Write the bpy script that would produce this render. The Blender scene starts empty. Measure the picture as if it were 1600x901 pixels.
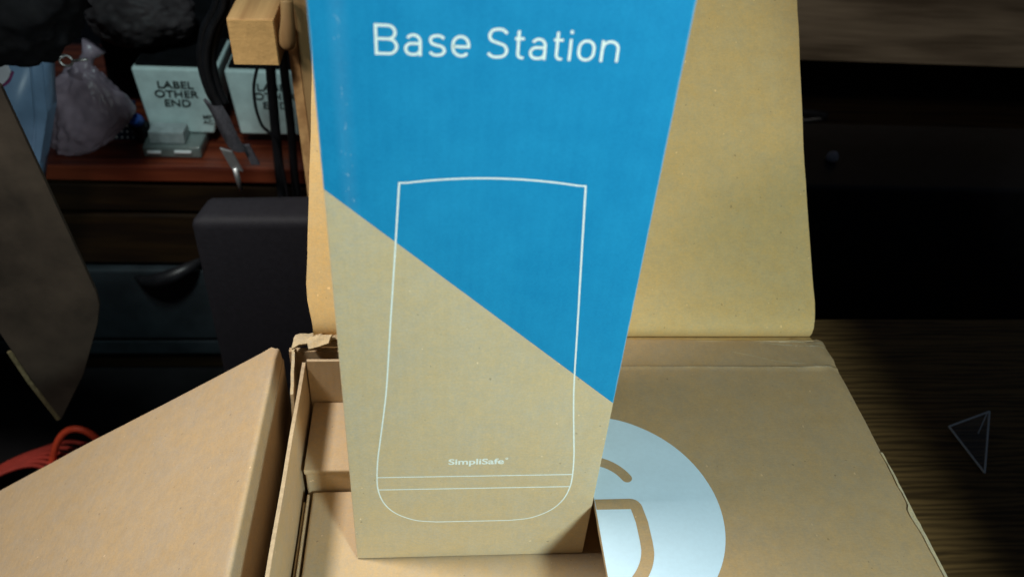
import bpy, bmesh, math, random
from mathutils import Vector, Matrix, noise
random.seed(7)
sc = bpy.context.scene
C = sc.collection

# ------------------------------------------------------------------ camera
cam_d = bpy.data.cameras.new('camera'); cam = bpy.data.objects.new('camera', cam_d); C.objects.link(cam)
sc.camera = cam
right = Vector((0.99529, -0.07146, 0.06547)); down = Vector((0.00529, -0.63448, -0.77292)); fwd = Vector((0.09677, 0.76963, -0.63112))
M3 = Matrix((right, -down, -fwd)).transposed()
cam.matrix_world = Matrix.Translation((0.0443, -0.2944, 0.4566)) @ M3.to_4x4()
cam_d.sensor_width = 36; cam_d.lens = 29.25; cam_d.clip_start = 0.01; cam_d.clip_end = 50
cam_d.dof.use_dof = True; cam_d.dof.focus_distance = 0.50; cam_d.dof.aperture_fstop = 8.5

# ------------------------------------------------------------------ world and lamps
w = bpy.data.worlds.new('World'); sc.world = w; w.use_nodes = True
bg = w.node_tree.nodes['Background']; bg.inputs[0].default_value = (0.55, 0.72, 1.0, 1); bg.inputs[1].default_value = 0.024

def spot(name, loc, target, half_deg, energy, color, radius, blend):
    d = bpy.data.lights.new(name, 'SPOT'); o = bpy.data.objects.new(name, d); C.objects.link(o)
    o.location = loc
    o.rotation_euler = (Vector(target) - Vector(loc)).to_track_quat('-Z', 'Y').to_euler()
    d.energy = energy; d.color = color; d.shadow_soft_size = radius
    d.spot_size = math.radians(2 * half_deg); d.spot_blend = blend
    return o
# warm desk lamp, high on the left; it throws the tall box's shadow over the right flap
spot('desk_lamp', (-0.31, 0.04, 0.64), (-0.25, 0.04, 0.0), 43.8, 19.8, (1.0, 0.945, 0.875), 0.055, 0.5)
# cooler lamp in front, above and to the right of the camera; its cone edge is set to end the light on the table right of the box
bl = Vector((0.36, -0.62, 0.46)); hb = math.radians(60)
b0 = (Vector((0.433, 0.12, -0.06)) - bl).normalized(); bn = Vector((0, 1, 0)).cross(b0).normalized()
if bn.x > 0: bn = -bn
bdir = b0 * math.cos(hb) + bn * math.sin(hb)
spot('front_lamp', bl, bl + bdir, 60, 22.5, (0.81, 1.0, 0.98), 0.05, 0.05)
# added dim fill without a seen source, brightening the cabinet rail behind on the right
spot('rail_fill', (-0.9, -0.3, 1.0), (0.64, 0.76, 0.02), 13, 34, (1.0, 0.95, 0.86), 0.10, 0.3)
# made-up cool fill from above, added to brighten the shelf behind on the left
spot('shelf_fill', (-0.10, -0.30, 1.60), (-0.31, 0.68, -0.03), 11, 46, (0.76, 1.0, 1.0), 0.10, 0.4)

sc.view_settings.view_transform = 'Standard'; sc.view_settings.look = 'None'
sc.view_settings.exposure = 0; sc.view_settings.gamma = 1

# ------------------------------------------------------------------ materials
class NT:
    def __init__(s, name):
        s.m = bpy.data.materials.new(name); s.m.use_nodes = True
        s.t = s.m.node_tree; s.b = s.t.nodes['Principled BSDF']
    def n(s, typ, **k):
        q = s.t.nodes.new(typ)
        for a, v in k.items(): setattr(q, a, v)
        return q
    def l(s, a, b): s.t.links.new(a, b)
    def coord(s, scale=(1, 1, 1)):
        tc = s.n('ShaderNodeTexCoord'); mp = s.n('ShaderNodeMapping'); mp.inputs['Scale'].default_value = scale
        s.l(tc.outputs['Object'], mp.inputs[0]); return mp.outputs[0]
    def noise(s, vec, scale, detail=3, rough=.5):
        q = s.n('ShaderNodeTexNoise'); q.inputs['Scale'].default_value = scale; q.inputs['Detail'].default_value = detail
        q.inputs['Roughness'].default_value = rough; s.l(vec, q.inputs['Vector']); return q.outputs['Fac']
    def ramp(s, fac, stops):
        q = s.n('ShaderNodeValToRGB'); e = q.color_ramp.elements
        while len(e) < len(stops): e.new(0.5)
        for i, (p, c) in enumerate(stops):
            e[i].position = p; e[i].color = (*c, 1) if len(c) == 3 else c
        s.l(fac, q.inputs[0]); return q.outputs[0]
    def mix(s, fac, a, b, mode='MIX'):
        q = s.n('ShaderNodeMix', data_type='RGBA', blend_type=mode)
        for sock, v in ((q.inputs[0], fac), (q.inputs[6], a), (q.inputs[7], b)):
            if hasattr(v, 'is_linked') or hasattr(v, 'links'): s.l(v, sock)
            elif isinstance(v, (int, float)): sock.default_value = v
            else: sock.default_value = (*v, 1)
        return q.outputs[2]
    def math(s, op, a, b=0.0):
        q = s.n('ShaderNodeMath', operation=op)
        for sock, v in ((q.inputs[0], a), (q.inputs[1], b)):
            if isinstance(v, (int, float)): sock.default_value = v
            else: s.l(v, sock)
        return q.outputs[0]
    def bump(s, h, strength, dist):
        q = s.n('ShaderNodeBump'); q.inputs['Strength'].default_value = strength; q.inputs['Distance'].default_value = dist
        s.l(h, q.inputs['Height']); s.l(q.outputs[0], s.b.inputs['Normal'])
    def rough(s, r, spec=.5): s.b.inputs['Roughness'].default_value = r; s.b.inputs['Specular IOR Level'].default_value = spec

def kraft(name, c, contrast=.10, fleck=True, ribs=.35, spec=.2, flute='X'):
    k = NT(name); v = k.coord()
    fine = k.noise(v, 900, 4, .65); mid = k.noise(v, 120, 3, .6); big = k.noise(v, 9, 2)
    fib = k.noise(k.coord((1, 6, 6)), 260, 3, .6)
    lo = tuple(x * (1 - 1.6 * contrast) for x in c); hi = tuple(min(1, x * (1 + 1.6 * contrast)) for x in c)
    col = k.ramp(fine, [(.30, lo), (.70, hi)])
    col = k.mix(.35, col, k.ramp(fib, [(.35, lo), (.65, hi)]))
    col = k.mix(.25, col, k.ramp(mid, [(.35, lo), (.65, hi)]))
    col = k.mix(.18, col, k.ramp(big, [(.35, lo), (.65, hi)]))
    hue = k.noise(v, 55, 3, .6); hue2 = k.noise(k.coord((1.1, .9, 1.2)), 420, 2, .6)
    col = k.mix(1.0, col, k.ramp(hue, [(.34, (.965, 1.0, 1.05)), (.66, (1.025, 1.0, .92))]), 'MULTIPLY')
    col = k.mix(1.0, col, k.ramp(hue2, [(.30, (.93, .97, 1.05)), (.70, (1.04, 1.01, .93))]), 'MULTIPLY')
    if fleck:
        f1 = k.math('GREATER_THAN', k.noise(v, 330, 1, .3), .785)
        col = k.mix(k.math('MULTIPLY', f1, .55), col, tuple(x * .45 for x in c))
        f2 = k.math('GREATER_THAN', k.noise(k.coord((1.3, .9, 1.1)), 280, 1, .3), .80)
        col = k.mix(k.math('MULTIPLY', f2, .6), col, tuple(min(1, x * 1.6) for x in c))
    k.l(col, k.b.inputs['Base Color']); k.rough(.78, spec)
    fl = k.n('ShaderNodeTexWave', wave_type='BANDS', bands_direction=flute); fl.inputs['Scale'].default_value = 62; fl.inputs['Distortion'].default_value = .6
    k.l(v, fl.inputs['Vector'])
    h = k.math('ADD', k.math('ADD', fine, k.math('MULTIPLY', mid, 1.5)), k.math('ADD', k.math('MULTIPLY', fl.outputs['Fac'], ribs), k.math('MULTIPLY', k.noise(v, 22, 3, .55), 5)))
    k.bump(h, .3, .0003)
    return k

def plain(name, c, rough=.6, spec=.5, var=.12, scale=40, bump=0, metal=0, alpha=None, trans=0):
    k = NT(name); v = k.coord()
    n1 = k.noise(v, scale, 5, .6)
    col = k.ramp(n1, [(.3, tuple(x * (1 - var * 2) for x in c)), (.7, tuple(min(1, x * (1 + var * 2)) for x in c))])
    k.l(col, k.b.inputs['Base Color']); k.rough(rough, spec); k.b.inputs['Metallic'].default_value = metal
    if trans: k.b.inputs['Transmission Weight'].default_value = trans
    if bump: k.bump(k.noise(v, scale * 3, 4, .6), bump, .002)
    return k.m

def wood(name, c1, c2, axis='x', scale=1.0, rough=.5, spec=.4, fine=220, ring=30):
    k = NT(name)
    st = {'x': (.10, 1, 1), 'y': (1, .06, 1), 'z': (1, 1, .06)}[axis]
    st2 = {'x': (.06, 1, 1), 'y': (1, .02, 1), 'z': (1, 1, .02)}[axis]
    v = k.coord(tuple(s * scale for s in st)); v2 = k.coord(tuple(s * scale for s in st2))
    a = k.noise(v, ring, 4, .6); b = k.noise(v2, fine, 3, .6)
    wv = k.n('ShaderNodeTexWave', wave_type='BANDS', bands_direction='Y' if axis != 'y' else 'X')
    wv.inputs['Scale'].default_value = ring * .6; wv.inputs['Distortion'].default_value = 9; wv.inputs['Detail'].default_value = 3
    wv.inputs['Detail Scale'].default_value = 1.5; k.l(v, wv.inputs['Vector'])
    f = k.math('ADD', k.math('MULTIPLY', a, .5), k.math('ADD', k.math('MULTIPLY', b, .3), k.math('MULTIPLY', wv.outputs['Fac'], .2)))
    k.l(k.ramp(f, [(.36, c1), (.62, c2)]), k.b.inputs['Base Color']); k.rough(rough, spec)
    k.bump(f, .15, .0006)
    return k.m

MAT = {}
MAT['kraft'] = kraft('kraft_board', (.47, .345, .215)).m
MAT['kraft_out'] = kraft('kraft_board_printed_side', (.465, .315, .172)).m
MAT['kraft_back'] = kraft('kraft_board_yellowed', (.565, .39, .172)).m
MAT['kraft_inner'] = kraft('kraft_board_tray', (.52, .385, .24), contrast=.07).m
MAT['kraft_edge'] = plain('kraft_cut_edge', (.47, .36, .23), .9, .1, .08, 300)
MAT['torn'] = kraft('kraft_torn_paper', (.56, .45, .29), contrast=.2).m

# front of the tall carton: blue above a slanting line, pale kraft below, worn line beside the left edge
def carton_material():
    k = kraft('carton_blue_and_kraft', (.595, .475, .305), contrast=.09)
    base = k.b.inputs['Base Color'].links[0].from_socket
    tc = k.n('ShaderNodeTexCoord'); sx = k.n('ShaderNodeSeparateXYZ'); k.l(tc.outputs['Object'], sx.inputs[0])
    line = k.math('ADD', k.math('MULTIPLY', sx.outputs[0], 0.130 / 0.14), sx.outputs[2])     # z + x*0.93 > .267
    isblue = k.math('GREATER_THAN', line, .2675)
    v = k.coord(); fine = k.noise(v, 700, 4, .65); mid = k.noise(v, 60, 4, .6); low = k.noise(k.coord((1, 1, .35)), 14, 3)
    bl = k.ramp(fine, [(.3, (.003, .215, .455)), (.7, (.008, .285, .545))])
    bl = k.mix(.35, bl, k.ramp(mid, [(.35, (.002, .195, .43)), (.65, (.012, .295, .565))]))
    bl = k.mix(.25, bl, k.ramp(low, [(.35, (.002, .205, .44)), (.65, (.016, .295, .565))]))
    # rubbed paper showing through along a crease 10 mm in from the left edge
    d = k.math('ABSOLUTE', k.math('SUBTRACT', sx.outputs[0], .0105))
    band = k.math('SUBTRACT', 1.0, k.math('MULTIPLY', d, 1 / .0045)); band = k.math('MAXIMUM', band, 0)
    sp = k.math('GREATER_THAN', k.math('ADD', k.noise(k.coord((1, 1, .45)), 520, 3, .7), k.math('MULTIPLY', band, .13)), .735)
    sp = k.math('MULTIPLY', sp, k.math('GREATER_THAN', band, .02))
    soft = k.math('MULTIPLY', band, k.math('MULTIPLY', k.noise(k.coord((1, 1, .3)), 90, 3), .08))
    bl = k.mix(k.math('ADD', soft, k.math('MULTIPLY', sp, .24)), bl, (.45, .62, .72))
    # paper edges whiten at the folds
    e1 = k.math('MINIMUM', k.math('ABSOLUTE', sx.outputs[0]), k.math('ABSOLUTE', k.math('SUBTRACT', sx.outputs[0], .14)))
    em = k.math('LESS_THAN', e1, k.math('MULTIPLY', k.noise(k.coord((1, 1, .5)), 160, 3), .0011))
    bl = k.mix(k.math('MULTIPLY', em, .35), bl, (.35, .55, .66))
    k.l(k.mix(isblue, base, bl), k.b.inputs['Base Color'])
    k.rough(.68, .16)
    return k.m
MAT['carton'] = carton_material()
MAT['ink'] = plain('white_ink', (.80, .86, .82), .8, .1, .04, 500)
MAT['ink_logo'] = plain('pale_blue_ink', (.63, .80, .92), .85, .08, .012, 350)
MAT['ink_kraft'] = kraft('kraft_showing_through', (.465, .315, .172)).m
MAT['table'] = wood('table_wood', (.10, .056, .021), (.28, .158, .056), 'x', 1.0, .5, .25, 420, 90)
MAT['floor'] = plain('dark_floor', (.010, .009, .010), .5, .3, .3, 10)
MAT['pine'] = wood('pine_beam', (.40, .21, .085), (.62, .37, .16), 'y', 1.0, .6, .3)
MAT['pine_end'] = plain('pine_end_grain', (.60, .36, .14), .8, .2, .06, 120, .25)
MAT['pine_post'] = wood('pine_post', (.26, .145, .06), (.40, .25, .11), 'z', 1.0, .6, .3)
MAT['redwood'] = wood('red_stained_wood', (.06, .010, .005), (.17, .035, .014), 'x', 1.0, .35, .5)
MAT['brownpanel'] = wood('brown_drawer', (.008, .004, .0015), (.023, .012, .0035), 'x', 1.0, .5, .3)
MAT['greybin'] = plain('grey_blue_bin', (.019, .026, .031), .5, .4, .2, 20)
MAT['black'] = plain('black_cloth', (.003, .003, .004), .8, .15, .3, 60, .2)
MAT['blackplastic'] = plain('black_plastic', (.010, .010, .012), .42, .35, .2, 50)
MAT['charcoal'] = plain('charcoal_vinyl', (.0145, .014, .018), .65, .2, .08, 200, .15)
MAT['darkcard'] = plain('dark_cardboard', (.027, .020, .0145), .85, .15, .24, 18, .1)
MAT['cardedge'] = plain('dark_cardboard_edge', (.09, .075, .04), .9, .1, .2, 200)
MAT['orange'] = plain('orange_cord', (.95, .10, .04), .5, .4, .1, 60)
MAT['shaded_orange'] = plain('orange_cord_shaded', (.42, .05, .035), .55, .3, .1, 60)  # same orange cord for the coil, its shade put into the colour
MAT['whitebox'] = plain('white_corrugated_plastic', (.66, .78, .76), .5, .4, .06, 60)
MAT['blacktext'] = plain('black_print', (.02, .025, .025), .7, .2, .1, 60)
MAT['bag'] = plain('lilac_plastic_film', (.28, .215, .265), .34, .5, .22, 18, .2)
MAT['bag2'] = plain('grey_plastic_film', (.055, .043, .045), .6, .2, .35, 14, .15)
MAT['bluejug'] = plain('pale_blue_plastic', (.13, .21, .33), .4, .4, .15, 12)
MAT['paper'] = plain('white_paper', (.45, .45, .50), .7, .3, .05, 30)
MAT['purple'] = plain('purple_print', (.20, .03, .12), .6, .3, .1, 40)
MAT['bluecap'] = plain('blue_plastic', (.02, .10, .50), .3, .5, .08, 40)
MAT['navy'] = plain('navy_card', (.012, .02, .05), .5, .4, .15, 40)
MAT['metal'] = plain('steel', (.72, .72, .72), .5, .5, .1, 60, 0, 1.0)
MAT['strap'] = plain('grey_webbing', (.055, .052, .062), .7, .3, .2, 400, .4)
MAT['clear'] = plain('clear_case', (.16, .19, .18), .12, .7, .15, 30)
MAT['foam'] = plain('white_foam', (.42, .46, .46), .8, .2, .08, 90, .3)
MAT['darkwood'] = wood('dim_wood_rail', (.15, .11, .07), (.40, .31, .21), 'x', 1.0, .45, .4, 160, 22)
MAT['glass'] = plain('clear_plastic_edge', (.9, .93, .95), .12, .6, .05, 40)
MAT['pane'] = plain('clear_pane', (.9, .9, .9), .06, .4, .02, 30, 0, 0, None, 1.0)

# ------------------------------------------------------------------ builders
def link(name, me, mat, parent=None, smooth=False):
    o = bpy.data.objects.new(name, me); C.objects.link(o)
    for m in (mat if isinstance(mat, (list, tuple)) else [mat]): me.materials.append(MAT[m])
    if smooth:
        for p in me.polygons: p.use_smooth = True
    if parent: o.parent = parent
    return o
def obj(name, bm, mat, parent=None, smooth=False, recalc=True):
    if recalc: bmesh.ops.recalc_face_normals(bm, faces=bm.faces)
    me = bpy.data.meshes.new(name); bm.to_mesh(me); bm.free()
    return link(name, me, mat, parent, smooth)
def tag(o, label, cat, group=None):
    o['label'] = label; o['category'] = cat
    if group: o['group'] = group
    return o
def thing(name, label, cat, loc=(0, 0, 0)):
    o = bpy.data.objects.new(name, None); C.objects.link(o); o.empty_display_size = .02
    return tag(o, label, cat)
def box(x0, x1, y0, y1, z0, z1, bev=0, seg=2, bm=None):
    bm = bm or bmesh.new()
    vs = [bm.verts.new((x, y, z)) for z in (z0, z1) for x, y in ((x0, y0), (x1, y0), (x1, y1), (x0, y1))]
    fs = [bm.faces.new([vs[i] for i in q]) for q in ((3, 2, 1, 0), (4, 5, 6, 7), (0, 1, 5, 4), (1, 2, 6, 5), (2, 3, 7, 6), (3, 0, 4, 7))]
    if bev: bmesh.ops.bevel(bm, geom=list({e for f in fs for e in f.edges}), offset=bev, segments=seg, affect='EDGES', profile=.6)
    return bm
def hexa(bot, top, bev=0, seg=2):
    bm = bmesh.new(); vs = [bm.verts.new(p) for p in bot + top]
    for q in ((3, 2, 1, 0), (4, 5, 6, 7), (0, 1, 5, 4), (1, 2, 6, 5), (2, 3, 7, 6), (3, 0, 4, 7)): bm.faces.new([vs[i] for i in q])
    if bev: bmesh.ops.bevel(bm, geom=list(bm.edges), offset=bev, segments=seg, affect='EDGES', profile=.6)
    return bm
def sheet(f, us, vs, thick, jit=0, seed=0):
    """closed slab: f(u, v) -> point on the visible face; rim and underside are made at -normal*thick"""
    bm = bmesh.new(); nu, nv = len(us), len(vs)
    P = [[Vector(f(u, v)) for v in vs] for u in us]
    N = [[None] * nv for _ in us]
    for i in range(nu):
        for j in range(nv):
            a = P[min(i + 1, nu - 1)][j] - P[max(i - 1, 0)][j]; b = P[i][min(j + 1, nv - 1)] - P[i][max(j - 1, 0)]
            N[i][j] = a.cross(b).normalized()
    if jit:
        for i in range(nu):
            for j in range(nv):
                if i in (0, nu - 1) or j in (0, nv - 1):
                    q = P[i][j] * 160 + Vector((seed, seed, seed)); q2 = P[i][j] * 45 + Vector((seed, 0, 0))
                    d = (noise.noise_vector(q) * .6 + noise.noise_vector(q2)) * jit; P[i][j] = P[i][j] + d - N[i][j] * d.dot(N[i][j])
    A = [[bm.verts.new(P[i][j]) for j in range(nv)] for i in range(nu)]
    B = [[bm.verts.new(P[i][j] - N[i][j] * thick) for j in range(nv)] for i in range(nu)]
    rim = []
    for i in range(nu - 1):
        for j in range(nv - 1):
            bm.faces.new((A[i][j], A[i + 1][j], A[i + 1][j + 1], A[i][j + 1])).smooth = True
            bm.faces.new((B[i][j], B[i][j + 1], B[i + 1][j + 1], B[i + 1][j])).smooth = True
    for i in range(nu - 1):
        rim.append(bm.faces.new((A[i][0], B[i][0], B[i + 1][0], A[i + 1][0])))
        rim.append(bm.faces.new((A[i][-1], A[i + 1][-1], B[i + 1][-1], B[i][-1])))
    for j in range(nv - 1):
        rim.append(bm.faces.new((A[0][j], A[0][j + 1], B[0][j + 1], B[0][j])))
        rim.append(bm.faces.new((A[-1][j], B[-1][j], B[-1][j + 1], A[-1][j + 1])))
    for r in rim:
        r.material_index = 1
        for e in r.edges: e.smooth = False
    return bm
def lin(a, b, n): return [a + (b - a) * i / n for i in range(n + 1)]
def poly_sample(pts, n):
    """n+1 points evenly along a polyline"""
    L = [0]
    for a, b in zip(pts, pts[1:]): L.append(L[-1] + (Vector(b) - Vector(a)).length)
    out = []
    for i in range(n + 1):
        t = L[-1] * i / n; k = 0
        while k < len(L) - 2 and L[k + 1] < t: k += 1
        f = (t - L[k]) / max(1e-9, L[k + 1] - L[k]); out.append(Vector(pts[k]).lerp(Vector(pts[k + 1]), f))
    return out
def catmull(pts, n=8, closed=False):
    pts = [Vector(p) for p in pts]; out = []; m = len(pts)
    rng = range(m) if closed else range(m - 1)
    for i in rng:
        p1, p2 = pts[i], pts[(i + 1) % m]
        p0 = pts[i - 1] if (closed or i) else p1 * 2 - p2
        p3 = pts[(i + 2) % m] if (closed or i + 2 < m) else p2 * 2 - p1
        for k in range(n):
            t = k / n
            out.append(.5 * ((2 * p1) + (p2 - p0) * t + (2 * p0 - 5 * p1 + 4 * p2 - p3) * t * t + (3 * p1 - p0 - 3 * p2 + p3) * t ** 3))
    if not closed: out.append(pts[-1])
    return out
def tube(pts, r, sides=8, bm=None, cap=True):
    bm = bm or bmesh.new(); pts = [Vector(p) for p in pts]; rings = []
    up = Vector((0.13, .27, .95)).normalized()
    for i, p in enumerate(pts):
        d = (pts[min(i + 1, len(pts) - 1)] - pts[max(i - 1, 0)]).normalized()
        s = d.cross(up)
        if s.length < .05: s = d.cross(Vector((1, 0, 0)))
        s.normalize(); t = s.cross(d).normalized()
        rr = r[i] if isinstance(r, (list, tuple)) else r
        rings.append([bm.verts.new(p + (s * math.cos(a) + t * math.sin(a)) * rr) for a in (2 * math.pi * k / sides for k in range(sides))])
    for a, b in zip(rings, rings[1:]):
        for k in range(sides): bm.faces.new((a[k], a[(k + 1) % sides], b[(k + 1) % sides], b[k]))
    if cap: bm.faces.new(rings[0][::-1]); bm.faces.new(rings[-1])
    return bm
def ribbon(bm, pts, w, closed=False, place=None, round_caps=False):
    """flat stroke of width w along 2D points, put in 3D by place(x, y)"""
    pts = [Vector((p[0], p[1])) for p in pts]
    q = [pts[0]]
    for p in pts[1:]:
        if (p - q[-1]).length > w * .02: q.append(p)
    if closed and (q[0] - q[-1]).length < w * .02: q.pop()
    pts = q; n = len(pts); Lv, Rv = [], []
    for i in range(n):
        if closed: a, b = pts[i - 1], pts[(i + 1) % n]
        else: a, b = pts[max(i - 1, 0)], pts[min(i + 1, n - 1)]
        d1 = (pts[i] - a).normalized() if (pts[i] - a).length else (b - pts[i]).normalized()
        d2 = (b - pts[i]).normalized() if (b - pts[i]).length else d1
        n1 = Vector((-d1.y, d1.x)); n2 = Vector((-d2.y, d2.x)); m = (n1 + n2)
        m = n1 if m.length < .1 else m.normalized()
        k = w / 2 / max(.45, m.dot(n1))
        Lv.append(bm.verts.new(place(*(pts[i] + m * k)))); Rv.append(bm.verts.new(place(*(pts[i] - m * k))))
    for i in range(n if closed else n - 1):
        j = (i + 1) % n; bm.faces.new((Lv[i], Rv[i], Rv[j], Lv[j]))
    if round_caps and not closed:
        for i, s in ((0, -1), (n - 1, 1)):
            d = (pts[1] - pts[0]) if i == 0 else (pts[-1] - pts[-2]); d.normalize(); nn = Vector((-d.y, d.x))
            ring = [bm.verts.new(place(*(pts[i] + (nn * math.cos(a) + d * s * math.sin(a)) * w / 2))) for a in (math.pi * k / 8 for k in range(9))]
            bm.faces.new(ring)
    return bm
def arc(cx, cy, rx, ry, a0, a1, n=12):
    return [(cx + rx * math.cos(math.radians(a0 + (a1 - a0) * i / n)), cy + ry * math.sin(math.radians(a0 + (a1 - a0) * i / n))) for i in range(n + 1)]
def text_mesh(name, body, size, M, mat, parent, sx=1.0, bold=0.0, spacing=1.0, align='LEFT'):
    cu = bpy.data.curves.new(name, 'FONT'); cu.body = body; cu.size = size; cu.offset = bold; cu.space_character = spacing; cu.align_x = align
    cu.space_line = .92
    t = bpy.data.objects.new(name + '_tmp', cu); C.objects.link(t)
    dg = bpy.context.evaluated_depsgraph_get(); me = bpy.data.meshes.new_from_object(t.evaluated_get(dg))
    bpy.data.objects.remove(t); me.name = name
    me.transform(Matrix.Diagonal((sx, 1, 1, 1))); me.transform(M)
    me.materials.clear()
    return link(name, me, mat, parent)

# ------------------------------------------------------------------ setting: floor and table
fl = obj('floor', box(-3, 3, -1.5, 2.4, -.46, -.44), 'floor'); fl['kind'] = 'structure'

tb = thing('wooden_table', 'brown wood-grain table under the open shipping carton', 'table')
obj('table_top', box(-.055, 1.25, -.65, .292, -.085, -.06, .003), 'table', tb)
for x in (-.02, 1.2):
    for y in (-.6, .25): obj('leg', box(x - .02, x + .02, y - .02, y + .02, -.44, -.086, .002), 'table', tb)

# ------------------------------------------------------------------ shipping carton
sb = thing('shipping_carton', 'large opened brown corrugated shipping carton with a round pale blue logo', 'carton')
def wob(u, v, s, a): return noise.noise(Vector((u * s, v * s, 3.1))) * a

# left flap bends over the left wall and hangs outwards
prof = [(-.335, 0, -.133), (-.20, 0, -.0405), (-.12, 0, .0135), (-.073, 0, .0455), (-.0655, 0, .0508), (-.0632, 0, .0522), (-.0618, 0, .0525), (-.0606, 0, .0517), (-.0600, 0, .0495), (-.0594, 0, .0445), (-.0588, 0, .0395)]
ps = poly_sample(prof[:4], 14)[:-1] + [Vector(p) for p in prof[3:]]
def lf(i, y):
    p = ps[int(i)]; k = max(0, min(1, (-.06 - p.x) / .1))
    c = 0
    if i >= len(ps) - 6: c = -max(0, (y - .118) / .018) ** 2 * .003 if y > .118 else 0
    return (p.x, y, p.z + wob(p.x, y, 6, .0016) * k + wob(p.x, y, 40, .00025) + c)
obj('flap', sheet(lf, list(range(len(ps))), lin(-.24, .135, 30), .0042, .0005, 1), ['kraft', 'kraft_edge'], sb)['label'] = 'left flap hanging open with its plain inside up'
def lw(z, y): return (-.0585 + wob(z, y, 30, .0005), y, z)
obj('wall', sheet(lw, lin(.0395, -.0595, 6), lin(-.24, .135, 14), .0042), ['kraft', 'kraft_edge'], sb)
obj('wall', box(-.054, .331, .1345, .1385, -.0595, .047), 'kraft', sb)
obj('wall', box(.331, .335, -.24, .1385, -.0595, .0475), 'kraft', sb)
obj('wall', box(-.054, .331, -.244, -.240, -.0595, .0475), 'kraft', sb)
obj('bottom_panel', box(-.058, .331, -.2395, .134, -.0595, -.056), 'kraft', sb)

# right flap: closed and flat, a crease across its far end
ys = sorted(lin(-.24, .108, 30) + [.1105, .1118, .1128, .1136, .1145, .116, .121, .127, .133, .1365, .139, .141])
def rf(x, y):
    z = .0520 + wob(x, y, 12, .0012) + wob(x, y, 45, .0004)
    d = y - (.1130 + (x - .2) * -.004)
    z += .00045 * math.exp(-(d / .0011) ** 2)
    if y > .13: z -= ((y - .13) / .011) ** 2 * .0003
    if x > .29 and y > .10: z += wob(x, y, 130, .0016) * min(1, (x - .29) / .03)
    ex = max(0, (x - .326) / .009); z -= ex * ex * .0018
    return (x, y, z)
rflap = obj('flap', sheet(lambda x, y: rf(x, y), sorted(lin(.1412, .320, 22) + [.324, .327, .330, .3325, .335]), ys, .0040, .0007, 5), ['kraft_out', 'kraft_edge'], sb)
rflap['label'] = 'right flap lying closed with half the round logo'
# paper peeled along the outer edge of that flap
def peel(u, v):
    y = -.10 + u * .135
    wd = (.0022 + .0075 * abs(noise.noise(Vector((y * 38, 1, 2))))) * (1 if y < -.01 else .5)
    x = .3352 - wd * (1 - v) + noise.noise(Vector((y * 200, v * 3, 0))) * .0005
    return (x, y, rf(min(x, .335), y)[2] + .0005 + .0009 * v * abs(noise.noise(Vector((y * 70, 4, 4)))))
obj('torn_edge', sheet(peel, lin(0, 1, 30), lin(0, 1, 4), .0005, .0003, 3), ['torn', 'torn'], sb)

# worn paper showing along the crease and at the crushed far corner
def wear(pts, wd, h=.00012):
    bm = bmesh.new(); q = []
    for p in poly_sample([(x, y, 0) for x, y in pts], 60):
        q.append((p.x, p.y + noise.noise(Vector((p.x * 90, p.y * 90, 2))) * .0006))
    ribbon(bm, q, wd, place=lambda x, y: (x, y, rf(x, y)[2] + h)); return obj('worn_crease', bm, 'torn', rflap)
wear([(.143, .1131), (.25, .1128), (.330, .1124)], .00045)
wear([(.262, .1285), (.290, .1195), (.330, .1135)], .0004)
wear([(.285, .1385), (.318, .1345), (.333, .1335)], .0008)
wear([(.300, .1396), (.325, .1378), (.334, .1372)], .0010)

# half of the printed round logo, laid over the flap
pl = lambda h: (lambda x, y: (x, y, rf(x, y)[2] + h))
def disc_half():
    bm = bmesh.new(); cx, cy, r = .1412, -.007, .0748; R, A = 26, 60
    rows = []
    for i in range(R + 1):
        rr = r * i / R
        rows.append([bm.verts.new(pl(.00012)(cx + max(0.00002, rr * math.cos(a)), cy + rr * math.sin(a))) for a in (math.radians(-90 + 180 * k / A) for k in range(A + 1))])
    for a, b in zip(rows, rows[1:]):
        for k in range(A): bm.faces.new((a[k], b[k], b[k + 1], a[k + 1]))
    return bm
lg = obj('printed_logo', disc_half(), 'ink_logo', rflap)
bm = bmesh.new(); cx = .1412
sh = [p for p in arc(.140, .0050, .0265, .0265, 92, 28, 20) if p[0] > .1417]
ribbon(bm, sh, .0066, place=pl(.00024), round_caps=True)
obj('shackle_print', bm, 'ink_kraft', rflap)
half = [(.1415, -.0012)] + [(.150, -.0012), (.158, -.0012)] + arc(.1625, -.0042, .003, .003, 90, 10, 5) + [(.1668, -.014), (.1668, -.022)] + catmull([(.1668, -.027), (.1660, -.0350), (.1628, -.0435), (.157, -.0515), (.149, -.058), (.1420, -.0615)], 5)
bm = bmesh.new(); ribbon(bm, half, .0072, place=pl(.00024))
obj('shield_print', bm, 'ink_kraft', rflap)

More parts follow.
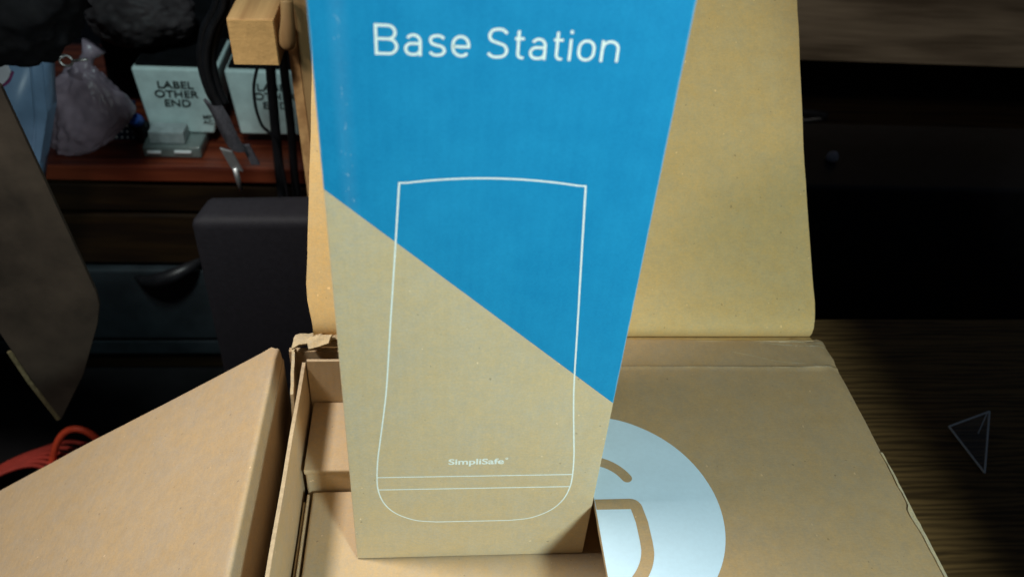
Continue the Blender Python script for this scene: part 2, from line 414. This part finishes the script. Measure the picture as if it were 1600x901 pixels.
# back flap leaning away, with a soft bend along the hinge
bp = [(0, .1395, .0470), (0, .1440, .0462), (0, .1480, .0464), (0, .1500, .0480), (0, .1500, .0505), (0, .1488, .0540), (0, .1478, .0568), (0, .1480, .0590), (0, .1500, .0620), (0, .1540, .0660), (0, .1600, .0710), (0, .1700, .0785)] + [tuple(p) for p in poly_sample([(0, .185, .0905), (0, .25, .1475), (0, .362, .259)], 16)]
def bf(i, t):
    p = Vector(bp[int(i)]); s = abs(p.y - .1478) + .012
    xl = -.043 + (.010 * max(0, 1 - s / .03) ** 1.2 if s < .03 else 0); xr = .3275 - (.004 * max(0, 1 - s / .022) if s < .022 else 0)
    x = xl + (xr - xl) * t
    k = min(1, s / .05)
    off = wob(x, p.y, 7, .0022) * k + wob(x, p.y, 35, .0007)
    for c, amp, tilt in ((.0205, .0009, .010), (.030, .0006, -.014), (.024, .0007, -.03)):
        d = s - (c + tilt * (x - .25)); off += amp * math.exp(-(d / .0016) ** 2) * (.4 + .6 * t)
    return (x, p.y - off * .7, p.z + off * .7)
obj('flap', sheet(bf, list(range(len(bp))), lin(0, 1, 44), .0042, .0004, 9), ['kraft_back', 'kraft_edge'], sb)['label'] = 'back flap leaning away behind the blue box'

# torn corners at the hinge: shreds of board
def shred(pts, thick, seed, mat='torn', amp=.0022):
    a, b, c, d = [Vector(p) for p in pts]
    def f(u, v):
        p = a.lerp(b, u).lerp(d.lerp(c, u), v); q = p * 130 + Vector((seed, 0, 0))
        return p + noise.noise_vector(q) * amp
    return obj('torn_corner', sheet(f, lin(0, 1, 9), lin(0, 1, 7), thick, .0012, seed), [mat, 'torn'], sb)
shred([(-.050, .137, .050), (-.046, .095, .046), (-.047, .088, -.01), (-.051, .137, -.01)], .002, 2, 'kraft', .0006)
shred([(-.047, .139, .055), (-.034, .141, .057), (-.032, .150, .052), (-.046, .147, .050)], .0025, 6)
shred([(-.050, .132, .053), (-.040, .134, .056), (-.037, .141, .060), (-.049, .140, .057)], .0022, 12)
shred([(-.040, .128, .0575), (-.026, .131, .0565), (-.024, .138, .060), (-.040, .138, .058)], .002, 15)
shred([(-.035, .139, .058), (.03, .139, .0585), (.03, .148, .051), (-.035, .149, .050)], .003, 21, 'kraft')

# ------------------------------------------------------------------ tray and the cartons packed inside
tr = thing('inner_tray', 'thin kraft cardboard tray lining the left of the open carton', 'tray')
def tl(z, y): return (-.0390 + wob(z * .3, y, 22, .0006) - (z + .05) * .008, y, z)
obj('wall', sheet(tl, lin(.0550, -.0555, 6), lin(-.235, .1158, 26), .0022, .0003, 4), ['kraft_inner', 'kraft_edge'], tr)
obj('wall', sheet(lambda x, z: (x, .1135 + wob(x, z, 20, .0004), z if x < .02 else z - (z + .0555) / .1137 * .012 * min(1, (x - .02) / .02)), [-.0385, -.03, -.02, -.01, 0, .01, .02, .03, .04, .06, .1, .15, .2, .25, .325], lin(-.0555, .0582, 5), .0022), ['kraft_inner', 'kraft_edge'], tr)
obj('wall', box(.3255, .328, -.235, .1155, -.0555, .046), 'kraft_inner', tr)
obj('bottom_panel', box(-.038, .325, -.235, .113, -.0556, -.0535), 'kraft_inner', tr)

rb = thing('small_kraft_carton', 'small plain kraft carton in the back corner of the tray', 'carton')
obj('body', box(-.0365, -.0035, .0535, .1125, -.053, .0165, .0025, 3), 'kraft_inner', rb, True)
obj('lid', box(-.0370, -.0030, .0528, .1128, .0150, .0192, .0012, 3), 'kraft_inner', rb, True)

mb = thing('flat_kraft_carton', 'plain kraft carton lying in the tray, the blue box stands on it', 'carton')
obj('body', box(-.0325, .30, -.22, .0515, -.053, 0, .0022, 3), 'kraft_inner', mb, True)
def side(z, y): return (-.0342 - .0004, y, z)
obj('side_flap', box(-.0358, -.0343, -.22, .0495, -.05, -.0003, .0006, 2), 'kraft_inner', mb, True)
obj('side_flap', box(-.0381, -.0369, -.22, .046, -.05, -.004, .0005, 2), 'kraft_inner', mb, True)

# ------------------------------------------------------------------ the tall blue carton
cb = thing('blue_product_carton', 'tall blue and kraft product carton with white Base Station lettering standing upright', 'carton')
H = .392; DP = .092
def front(x, z):
    e = abs(x - .07) / .07
    return -.0004 * (1 - e ** 4) + noise.noise(Vector((x * 14, z * 9, 1))) * .0003 * (1 - e ** 4)
bm = box(0, .14, 0, DP, .0006, H)
bmesh.ops.bevel(bm, geom=list(bm.edges), offset=.0007, segments=2, affect='EDGES', profile=.6)
body = obj('body', bm, 'carton', cb)
obj('top_flap', box(.001, .139, .001, DP - .001, H + .0002, H + .0012, .0004), 'carton', cb)

YF = -.00004
UN = .0911 / 1066.0
def glyph_strokes(ch):
    if ch == 'B': return [[(7, 0), (7, 143)], [(7, 136)] + arc(58, 105.5, 31, 30.5, 90, -90) + [(7, 75)], [(7, 75)] + arc(60, 41, 34, 34, 90, -90) + [(7, 7)]]
    if ch == 'a': return [[(71, 0), (71, 66)] + arc(42, 66, 29, 31, 0, 150)[1:], [(71, 58), (36, 58)] + arc(34, 32.5, 26, 25.5, 90, 270) + [(44, 7)] + arc(44, 34, 27, 27, 270, 340)]
    if ch == 's': return [catmull([(68, 84), (55, 94), (38, 97), (18, 92), (9, 77), (18, 60), (38, 53), (60, 46), (70, 29), (60, 12), (39, 7), (20, 10), (7, 21)], 6)]
    if ch == 'e': return [[(9, 50), (76, 50)] + [(76, 58)] + arc(42, 58, 34, 39, 0, 180)[1:] + arc(44, 46, 36, 39, 180, 318)]
    if ch == 'S': return [catmull([(86, 118), (68, 133), (46, 136.5), (22, 130), (10, 108), (18, 86), (46, 74), (74, 63), (87, 39), (76, 15), (47, 7), (22, 11), (6, 25)], 6)]
    if ch == 't': return [[(16, 134), (16, 28)] + arc(34, 26, 18, 19, 180, 270) + [(43, 7)], [(0, 96.5), (42, 96.5)]]
    if ch == 'i': return [[(10, 0), (10, 103)], [(10, 127), (10, 143)]]
    if ch == 'o': return [('c', arc(40, 62, 33, 35, 0, 180) + arc(40, 42, 33, 35, 180, 360))]
    if ch == 'n': return [[(7, 0), (7, 103)], [(7, 62)] + arc(42, 62, 35, 35, 150, 0) + [(77, 0)]]
bm = bmesh.new()
k = 0
for ch, x0 in (('B', 66), ('a', 190), ('s', 295), ('e', 393), ('S', 548), ('t', 668), ('a', 731), ('t', 838), ('i', 903), ('o', 945), ('n', 1048)):
    for st in glyph_strokes(ch):
        closed = st[0] == 'c'; pts = st[1] if closed else st
        k += 1
        ribbon(bm, pts, 12.8, closed, place=lambda x, y, k=k: (.0232 + (x0 - 66 + x) * UN, YF - .000002 * k, .3262 + y * UN * .97))
obj('lettering', bm, 'ink', cb)

# outline drawing of the device
fp = lambda x, z: (x, YF - .00004, z)
left_side = [(.0310, .2710), (.0288, .2400), (.0255, .1950), (.0225, .1530), (.0205, .1330), (.0180, .1120), (.0160, .0950), (.0150, .0800), (.0152, .0680), (.0180, .0560), (.0245, .0460), (.0355, .0390), (.0480, .0368)]
rightside = [(.1395 - x + .0003, z) for x, z in left_side]
bottom = catmull([(p[0], p[1]) for p in left_side], 6) + catmull([(p[0], p[1]) for p in rightside][::-1], 6)
topc = [(.0310 + (.1088 - .0310) * t, .2706 + .0034 * (1 - (2 * t - 1) ** 2)) for t in lin(1, 0, 24)]
bm = bmesh.new(); ribbon(bm, [tuple(p) for p in bottom] + topc[1:-1], .0008, True, place=fp)
ribbon(bm, [(.0152, .0792), (.1246, .0792)], .0008, place=lambda x, z: (x, YF - .00006, z))
ribbon(bm, [(.0155, .0682), (.1243, .0682)], .0008, place=lambda x, z: (x, YF - .00006, z))
obj('outline_drawing', bm, 'ink', cb)
Mf = Matrix.Translation((.0542, YF - .00004, .0895)) @ Matrix.Rotation(math.pi / 2, 4, 'X')
text_mesh('small_brand_lettering', 'SimpliSafe', .0066, Mf, 'ink', cb, 1.17, .00016)
bm = bmesh.new(); ribbon(bm, arc(.0864, .0940, .0006, .0006, 0, 345, 10), .0004, True, place=lambda x, z: (x, YF - .00004, z))
obj('trademark_dot', bm, 'ink', cb)

# ------------------------------------------------------------------ clear triangular offcut on the table
tg = thing('clear_plastic_triangle', 'small clear plastic triangle lying on the dark table', 'plastic piece')
T = [Vector((.483, .149, -.056)), Vector((.523, .160, -.050)), Vector((.490, .101, -.0575))]
for a, b in ((0, 1), (1, 2), (2, 0)): obj('rim', tube([T[a], T[a].lerp(T[b], .5), T[b]], .0009, 6), 'glass', tg)  # opaque whitish tubes: the glint of the clear edges is in their colour
bm = bmesh.new(); lo = [bm.verts.new(p - Vector((0, 0, .0009))) for p in T]; hi = [bm.verts.new(p + Vector((0, 0, .0002))) for p in T]
bm.faces.new(lo[::-1]); bm.faces.new(hi)
for a in range(3): bm.faces.new((lo[a], lo[(a + 1) % 3], hi[(a + 1) % 3], hi[a]))
obj('pane', bm, 'pane', tg)
obj('fold', tube([T[1].lerp(T[0], .05), Vector((.503, .139, -.054))], .0005, 6), 'glass', tg)

# ------------------------------------------------------------------ left background: wooden frame
wf = thing('pine_trestle', 'pale pine trestle with a square beam end behind the blue carton', 'trestle')
obj('beam', hexa([(-.1255, .395, .138), (-.0865, .395, .1385), (-.0865, .62, .1385), (-.1255, .62, .138)], [(-.1262, .395, .1785), (-.0872, .395, .1795), (-.0872, .62, .1795), (-.1262, .62, .1785)], .0012), 'pine', wf)
obj('beam_end', hexa([(-.1245, .3938, .139), (-.0875, .3938, .1395), (-.0875, .3949, .1395), (-.1245, .3949, .139)], [(-.1252, .3938, .1775), (-.0882, .3938, .1785), (-.0882, .3949, .1785), (-.1252, .3949, .1775)]), 'pine_end', wf)
obj('post', hexa([(-.058, .43, -.44), (-.02, .43, -.44), (-.02, .455, -.44), (-.058, .455, -.44)], [(-.079, .402, .42), (-.035, .402, .42), (-.035, .440, .42), (-.079, .440, .42)], .001), 'pine_post', wf)
obj('side_strip', hexa([(-.071, .43, -.44), (-.0585, .43, -.44), (-.0585, .445, -.44), (-.071, .445, -.44)], [(-.0862, .404, .42), (-.0796, .404, .42), (-.0796, .430, .42), (-.0862, .430, .42)], .0008), 'pine', wf)
kn = tube(catmull([(-.0795, .399, .1535), (-.0785, .397, .158), (-.0775, .396, .167), (-.0765, .396, .176), (-.076, .398, .186), (-.076, .400, .194)], 5), [.0015, .003, .0045, .0056, .0064, .0068, .0070, .0071, .0071, .0070, .0069, .0068, .0066, .0064, .0062, .0060, .0058, .0056, .0055, .0055, .0055, .0055, .0055, .0055, .0055, .0055], 14)
obj('turned_knob', kn, 'pine_post', wf, True)

# ------------------------------------------------------------------ left background: shelf cabinet
cab = thing('shelf_cabinet', 'low red-brown wooden shelf cabinet behind on the left', 'cabinet')
obj('shelf_top', box(-.85, .0, .600, .95, -.112, -.0915, .003), 'redwood', cab)
obj('side_panel', box(-.019, -.001, .605, .94, -.44, -.113), 'brownpanel', cab)
obj('side_panel', box(-.845, -.827, .605, .94, -.44, -.113), 'brownpanel', cab)
obj('back_panel', box(-.826, -.020, .93, .94, -.44, -.113), 'brownpanel', cab)
for z0, z1, m, yy in ((-.160, -.121, 'brownpanel', .607), (-.243, -.166, 'brownpanel', .607), (-.372, -.250, 'greybin', .600), (-.405, -.379, 'greybin', .603), (-.4385, -.411, 'brownpanel', .610)):
    obj('drawer_front', box(-.82, -.022, yy, yy + .016, z0, z1, .003), m, cab)
obj('drawer_handle', tube(catmull([(-.345, .602, -.262), (-.325, .585, -.256), (-.300, .578, -.245), (-.275, .585, -.236), (-.258, .602, -.233)], 6), [.004 + .006 * math.sin(math.pi * i / 24) for i in range(25)], 8), 'blackplastic', cab, True)

# white mail trays
def mailtray(x0, x1, label):
    t = thing('mail_tray', label, 'tray')
    d = .012
    obj('body', hexa([(x0 + d, .655, -.0745), (x1 - d, .655, -.0745), (x1 - d, .74, -.0745), (x0 + d, .74, -.0745)], [(x0, .668, .004), (x1, .668, .004), (x1, .76, .004), (x0, .76, .004)], .003, 3), 'whitebox', t, True)
    obj('rim', box(x0 + .004, x1 - .004, .674, .756, .0043, .0075, .001), 'black', t)
    return t
def facing(x, z): return Matrix.Translation((x, .655 + (z + .0745) * .1656 - .0012, z)) @ Matrix.Rotation(math.pi / 2 - .164, 4, 'X')
m1 = mailtray(-.314, -.214, 'white plastic tray printed LABEL OTHER END beside the lilac bag')
text_mesh('printed_text', 'LABEL\nOTHER\nEND', .0122, facing(-.2650, -.0185), 'blacktext', m1, 1.30, .0002, 1.0, 'CENTER')
text_mesh('small_text', 'MP\nAC', .0070, facing(-.2375, -.0555), 'blacktext', m1, 1.25, .0001)
m2 = mailtray(-.206, -.106, 'white plastic tray printed LABEL OTHER END behind the hanging black cables')
text_mesh('printed_text', 'LABEL\nOTHER\nEND', .0122, facing(-.148, -.0185), 'blacktext', m2, 1.28, .0001, 1.0, 'CENTER')

cc = thing('clear_flat_case', 'flat clear plastic case under the white labelled tray', 'case')
obj('body', box(-.306, -.237, .622, .742, -.0913, -.0758, .003, 3), 'clear', cc, True)
for xa, xb, yz in ((-.300, -.284, -.0825), (-.268, -.248, -.0815)): obj('glint_bar', box(xa, xb, .6195, .6222, yz - .0018, yz + .0012, .0006), 'glass', cc)  # pale bars standing in for glints along the case front
tag(obj('foam_block', box(-.297, -.2555, .628, .6535, -.0754, -.0590, .002, 2), 'foam'), 'small white foam block on the clear case', 'foam block')
bmc = bmesh.new(); bmesh.ops.create_cone(bmc, cap_ends=True, segments=24, radius1=.0085, radius2=.0072, depth=.016, matrix=Matrix.Translation((-.3145, .645, -.052)) @ Matrix.Rotation(.9, 4, 'X'))
bmesh.ops.bevel(bmc, geom=[e for e in bmc.edges], offset=.0008, segments=1, affect='EDGES')
bt = thing('small_dark_bottle', 'small dark bottle with a round blue cap beside the dotted card', 'bottle')
obj('cap', bmc, 'bluecap', bt, True)
obj('body', tube([(-.3145, .668, -.0912), (-.3145, .664, -.078), (-.3145, .656, -.066), (-.3145, .650, -.057)], [.012, .012, .0105, .007], 14), 'blackplastic', bt, True)

# dotted card leaning behind the lilac bag
dc = thing('dotted_card', 'navy card with rows of white dots half behind the lilac bag', 'card')
def cardp(x, z, h=0): return (x, .664 + (z + .0913) * .35 - h, z)
obj('card', hexa([cardp(-.388, -.0913), cardp(-.3255, -.0913), cardp(-.3255, -.0913, -.003), cardp(-.388, -.0913, -.003)], [cardp(-.388, -.046), cardp(-.3225, -.046), cardp(-.3225, -.046, -.003), cardp(-.388, -.046, -.003)]), 'navy', dc)
for j in range(6):
    for i in range(7 - 0):
        x = -.3290 - i * .0068 + j * .0004; z = -.0880 + j * .0068
        if i > 6 - j: continue
        bm = bmesh.new(); ring = [bm.verts.new(cardp(x + .0014 * math.cos(a), z + .0014 * math.sin(a), .0006)) for a in (2 * math.pi * q / 8 for q in range(8))]; bm.faces.new(ring)
        obj('dot', bm, 'glass', dc)

# crumpled bags
def crumple(name, c, r, seed, mat, parent, amp=.22, sub=5, flat=None, taper=0, shear=0):
    bm = bmesh.new(); bmesh.ops.create_icosphere(bm, subdivisions=sub, radius=1)
    for v in bm.verts:
        n = v.co.normalized(); q = n * 1.7 + Vector((seed, seed * .7, 0))
        qq = Vector((q.x * 1.9 + q.z * .5, q.y * 1.9, q.z * .7)); rid = 1 - abs(noise.noise(qq * 1.5)) * 2.4; rid2 = 1 - abs(noise.noise(qq * 2.9 + Vector((9, 0, 0)))) * 2.4
        vd = noise.voronoi(q * 2.3 + Vector((seed, 1, 0)) + noise.noise_vector(q * 2) * .25)[0]; vd2 = noise.voronoi(q * 5.1)[0]
        film = amp * (.75 * min(.5, vd[1] - vd[0]) + .30 * min(.4, vd2[1] - vd2[0]))
        s = 1 + film + amp * .7 * noise.noise(q) + amp * .20 * rid + amp * .10 * rid2 + amp * .03 * noise.noise(q * 9)
        tp = 1 - taper * max(0, n.z) ** 1.5 - taper * .8 * max(0, -n.z) ** 2
        p = Vector((n.x * r[0] * tp, n.y * r[1] * tp, n.z * r[2])) * s + Vector(c)
        if p.z < c[2]: p.x += (p.z - c[2]) * shear
        if flat is not None and p.z < flat: p.z = flat + (p.z - flat) * .02
        v.co = p
    return obj(name, bm, mat, parent, True)
b1 = thing('lilac_plastic_bag', 'crumpled lilac plastic bag tied shut on the red-brown shelf', 'bag')
crumple('bag_body', (-.357, .632, -.036), (.044, .024, .058), 3.0, 'bag', b1, .20, 5, -.0908, .35, .6)
obj('bag_neck', tube([(-.356, .632, .010), (-.350, .635, .024), (-.346, .638, .031), (-.338, .642, .042)], [.016, .008, .007, .014], 14), 'bag', b1, True)
b2 = thing('grey_plastic_bag', 'crumpled greyish plastic bag above the lilac bag', 'bag')
crumple('bag_body', (-.312, .735, .042), (.060, .045, .036), 8.0, 'bag2', b2, .18, 5)
obj('support_pile', hexa([(-.39, .775, -.0912), (-.235, .775, -.0912), (-.235, .86, -.0912), (-.39, .86, -.0912)], [(-.38, .77, .018), (-.245, .77, .018), (-.245, .86, .03), (-.38, .86, .03)], .004), 'black', b2)

# pale blue container with a paper label
jg = thing('pale_blue_container', 'tall pale blue plastic container at the left edge of the shelf', 'container')
def ext(poly, y0, y1, bev=.004):
    bm = bmesh.new(); a = [bm.verts.new((x, y0, z)) for x, z in poly]; b = [bm.verts.new((x, y1, z)) for x, z in poly]
    bm.faces.new(a); bm.faces.new(b[::-1])
    for i in range(len(poly)): j = (i + 1) % len(poly); bm.faces.new((a[i], b[i], b[j], a[j]))
    if bev: bmesh.ops.bevel(bm, geom=list(bm.edges), offset=bev, segments=3, affect='EDGES')
    return bm
obj('body', ext([(-.45, .100), (-.345, .100), (-.338, .075), (-.352, .02), (-.375, -.037), (-.394, -.0913), (-.45, -.0913)], .515, .545), 'bluejug', jg, True)
obj('ridge', tube([(-.352, .5146, .075), (-.363, .5146, .02), (-.385, .5146, -.045)], .0012, 6), 'bluejug', jg)
obj('paper_label', ext([(-.42, .094), (-.376, .092), (-.371, .066), (-.385, .052), (-.42, .048)], .5115, .5146, .001), 'paper', jg)
obj('label_stripe', tube(catmull([(-.42, .5108, .046), (-.395, .5108, .0495), (-.378, .5108, .058), (-.369, .5108, .070)], 5), .0013, 6), 'purple', jg)
Ml = Matrix.Translation((-.4035, .5110, .060)) @ Matrix.Rotation(math.pi / 2, 4, 'X')
text_mesh('label_letter', 'ed', .016, Ml, 'purple', jg, 1.0, .0003)

# black bag hanging at the top left, with a metal clasp
bk = thing('black_bag', 'black fabric bag hanging in the top left corner', 'bag')
crumple('bag_body', (-.355, .47, .178), (.085, .045, .078), 5.0, 'black', bk, .18, 5)
crumple('blue_tag', (-.338, .432, .166), (.014, .005, .012), 2.0, 'navy', bk, .1, 3)
ca = thing('metal_clasp', 'small shiny metal clasp under the black bag', 'clasp')
bmk = bmesh.new()
tube([(Vector((-.305, .488, .094)) + Vector((.006 * math.cos(a), 0, .0055 * math.sin(a)))) for a in (2 * math.pi * i / 16 for i in range(17))], .0013, 6, bmk, False)
obj('ring', bmk, 'metal', ca, True)
obj('hook', tube([(-.299, .487, .094), (-.292, .486, .096), (-.284, .486, .097)], .0016, 6), 'metal', ca, True)
obj('ring', tube([(-.316, .486, .098), (-.310, .485, .100), (-.305, .486, .098)], .0013, 6), 'metal', ca, True)
# strap with a buckle, hanging in front of the trays
stp = thing('hanging_strap', 'dark grey strap with a steel buckle hanging below black cords', 'strap')
for dx, dy in ((-.004, 0), (.003, -.004), (.009, .003)):
    obj('cord', tube(catmull([(-.148 + dx, .50 + dy, .24), (-.152 + dx, .50 + dy, .160), (-.170 + dx, .50 + dy, .125), (-.179 + dx * .8, .50 + dy, .095), (-.178 + dx * .7, .50 + dy, .065), (-.172 + dx * .6, .50 + dy, .045)], 6), .0042, 8), 'blackplastic', stp, True)
def band(u, v):
    c = poly_sample([(-.176, .492, .052), (-.170, .489, .040), (-.165, .488, .022), (-.159, .490, .000)], 12)[int(u)]
    return (c.x - .009 + .018 * v, c.y - .006 * math.sin(math.pi * v), c.z + .006 * (v - .5) * -1)
obj('webbing', sheet(band, list(range(13)), lin(0, 1, 8), .003), ['strap', 'strap'], stp)
obj('buckle', hexa([(-.167, .484, -.020), (-.155, .484, -.024), (-.155, .487, -.024), (-.167, .487, -.020)], [(-.175, .484, .004), (-.163, .484, .000), (-.163, .487, .000), (-.175, .487, .004)], .0006), 'metal', stp)
obj('buckle', tube([(-.163, .485, -.020), (-.162, .486, -.035), (-.161, .487, -.048)], [.003, .0028, .002], 8), 'metal', stp, True)
obj('buckle', hexa([(-.148, .495, -.022), (-.139, .495, -.022), (-.139, .498, -.022), (-.148, .498, -.022)], [(-.156, .495, .002), (-.147, .495, .002), (-.147, .498, .002), (-.156, .498, .002)], .0006), 'strap', stp)

# black cables
cg = 'black cables hanging behind the pine beam'
for n_, (pts, r, lab) in enumerate((
    ([(-.118, .545, .20), (-.124, .545, .09), (-.128, .545, .0), (-.130, .545, -.10), (-.128, .545, -.25), (-.12, .53, -.438)], .0055, 'thick black cable, leftmost of those hanging under the pine beam'),
    ([(-.106, .55, .20), (-.112, .55, .08), (-.112, .55, .0), (-.114, .55, -.12), (-.105, .54, -.438)], .0048, 'thick black cable hanging second from the left under the beam'),
    ([(-.100, .54, .20), (-.104, .54, .10), (-.092, .545, .03), (-.086, .55, -.05), (-.080, .55, -.2), (-.08, .54, -.438)], .0036, 'thin black cable slanting towards the pine post'),
    ([(-.112, .53, .20), (-.128, .53, .10), (-.142, .53, .05), (-.140, .53, .01), (-.126, .532, -.02), (-.1195, .53, -.12), (-.11, .53, -.438)], .0017, 'very thin black wire bowing left of the thick cables'))):
    tag(obj('black_cable', tube(catmull(pts, 8), r, 8), 'blackplastic', None, True), lab, 'cable', cg)

# charcoal padded box in front of the cabinet
tag(obj('charcoal_case', hexa([(-.176, .352, -.438), (-.04, .352, -.438), (-.04, .40, -.438), (-.176, .40, -.438)], [(-.178, .352, .004), (-.046, .345, .012), (-.046, .385, .016), (-.165, .385, .012)], .010, 4), 'charcoal', None, True), 'dark charcoal padded case standing behind the left flap', 'case')

# dark cardboard flap of another carton
dk = thing('dark_carton', 'dark worn cardboard carton with one flap sticking out at far left', 'carton')
fpoly = [(-.64, .30), (-.42, .30), (-.31, .21), (-.273, .159), (-.2657, .0901), (-.2588, .0228), (-.2527, -.038), (-.2533, -.052), (-.2604, -.0748), (-.2892, -.141), (-.3266, -.2046), (-.3359, -.161), (-.3416, -.1295), (-.3486, -.0867), (-.42, -.02), (-.64, .02)]
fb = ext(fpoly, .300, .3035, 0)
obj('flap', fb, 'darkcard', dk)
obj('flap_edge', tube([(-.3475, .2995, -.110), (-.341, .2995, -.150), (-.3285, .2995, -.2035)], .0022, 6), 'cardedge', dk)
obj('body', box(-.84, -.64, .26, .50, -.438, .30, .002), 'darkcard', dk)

# orange extension cord on the floor
co = thing('orange_extension_cord', 'coiled orange extension cord on the floor left of the open flap', 'cord')
obj('loop', tube(catmull([(-.470, .36, -.434), (-.440, .385, -.425), (-.425, .398, -.405), (-.404, .400, -.357), (-.384, .400, -.334), (-.365, .400, -.338), (-.350, .398, -.365), (-.338, .39, -.41), (-.325, .36, -.434)], 8), .0041, 10), 'orange', co, True)
for i in range(6):
    o_ = i * .011
    obj('coil', tube(catmull([(-.58, .33 - o_, -.433 + .003 * i), (-.50, .41 - o_ * .8, -.420 + .004 * i), (-.445, .432 - o_ * .7, -.406 + .003 * i), (-.40, .43 - o_, -.392), (-.35, .41 - o_, -.405), (-.30, .34 - o_, -.434)], 8), .0028, 8), 'shaded_orange', co, True)

# ------------------------------------------------------------------ right background, almost lost in the dark
rc = thing('dark_wood_cabinet', 'dim dark wood cabinet with a wide grained rail at top right', 'cabinet')
obj('rail', box(.35, 1.30, .80, .822, -.016, .20, .002), 'darkwood', rc)
obj('side_panel', box(1.30, 1.32, .79, 1.15, -.44, .20), 'brownpanel', rc)
obj('side_panel', box(.33, .349, .79, 1.15, -.44, .20), 'brownpanel', rc)
obj('back_panel', box(.35, 1.30, 1.13, 1.15, -.44, .20), 'black', rc)
obj('shelf', box(.35, 1.30, .70, 1.12, -.155, -.14), 'brownpanel', rc)
for x in (.42, 1.22): obj('leg', box(x, x + .03, .71, .74, -.44, -.156), 'black', rc)
tag(obj('black_case', box(.40, .98, .50, .66, -.438, -.040, .006, 3), 'blackplastic', None), 'large black case standing behind the table on the right', 'case')
gl = thing('tangled_black_cable', 'tangle of glossy black cable on the dim shelf at right', 'cable')
pts = [(.52 + .16 * random.random(), .735 + .06 * random.random(), -.132 + .05 * random.random()) for _ in range(14)]
obj('strand', tube(catmull(pts, 10), .005, 8), 'blackplastic', gl, True)
obj('plug', box(.652, .676, .722, .734, -.130, -.105, .003), 'blackplastic', gl)
obj('pin', box(.6535, .6735, .719, .7215, -.112, -.108, .0008), 'paper', gl)  # small pale box painted in as a glint among the cables
wn = tag(obj('glint_speck', tube([(.612, .695, -.039), (.612, .69, -.034), (.612, .688, -.028)], [.006, .0075, .004], 12), 'paper', None, True), 'tiny pale knob standing in for a glint right of the back flap', 'speck')
wn.location = (-.081, -.13, .0)  # pale solid added as a tiny glint in the dark
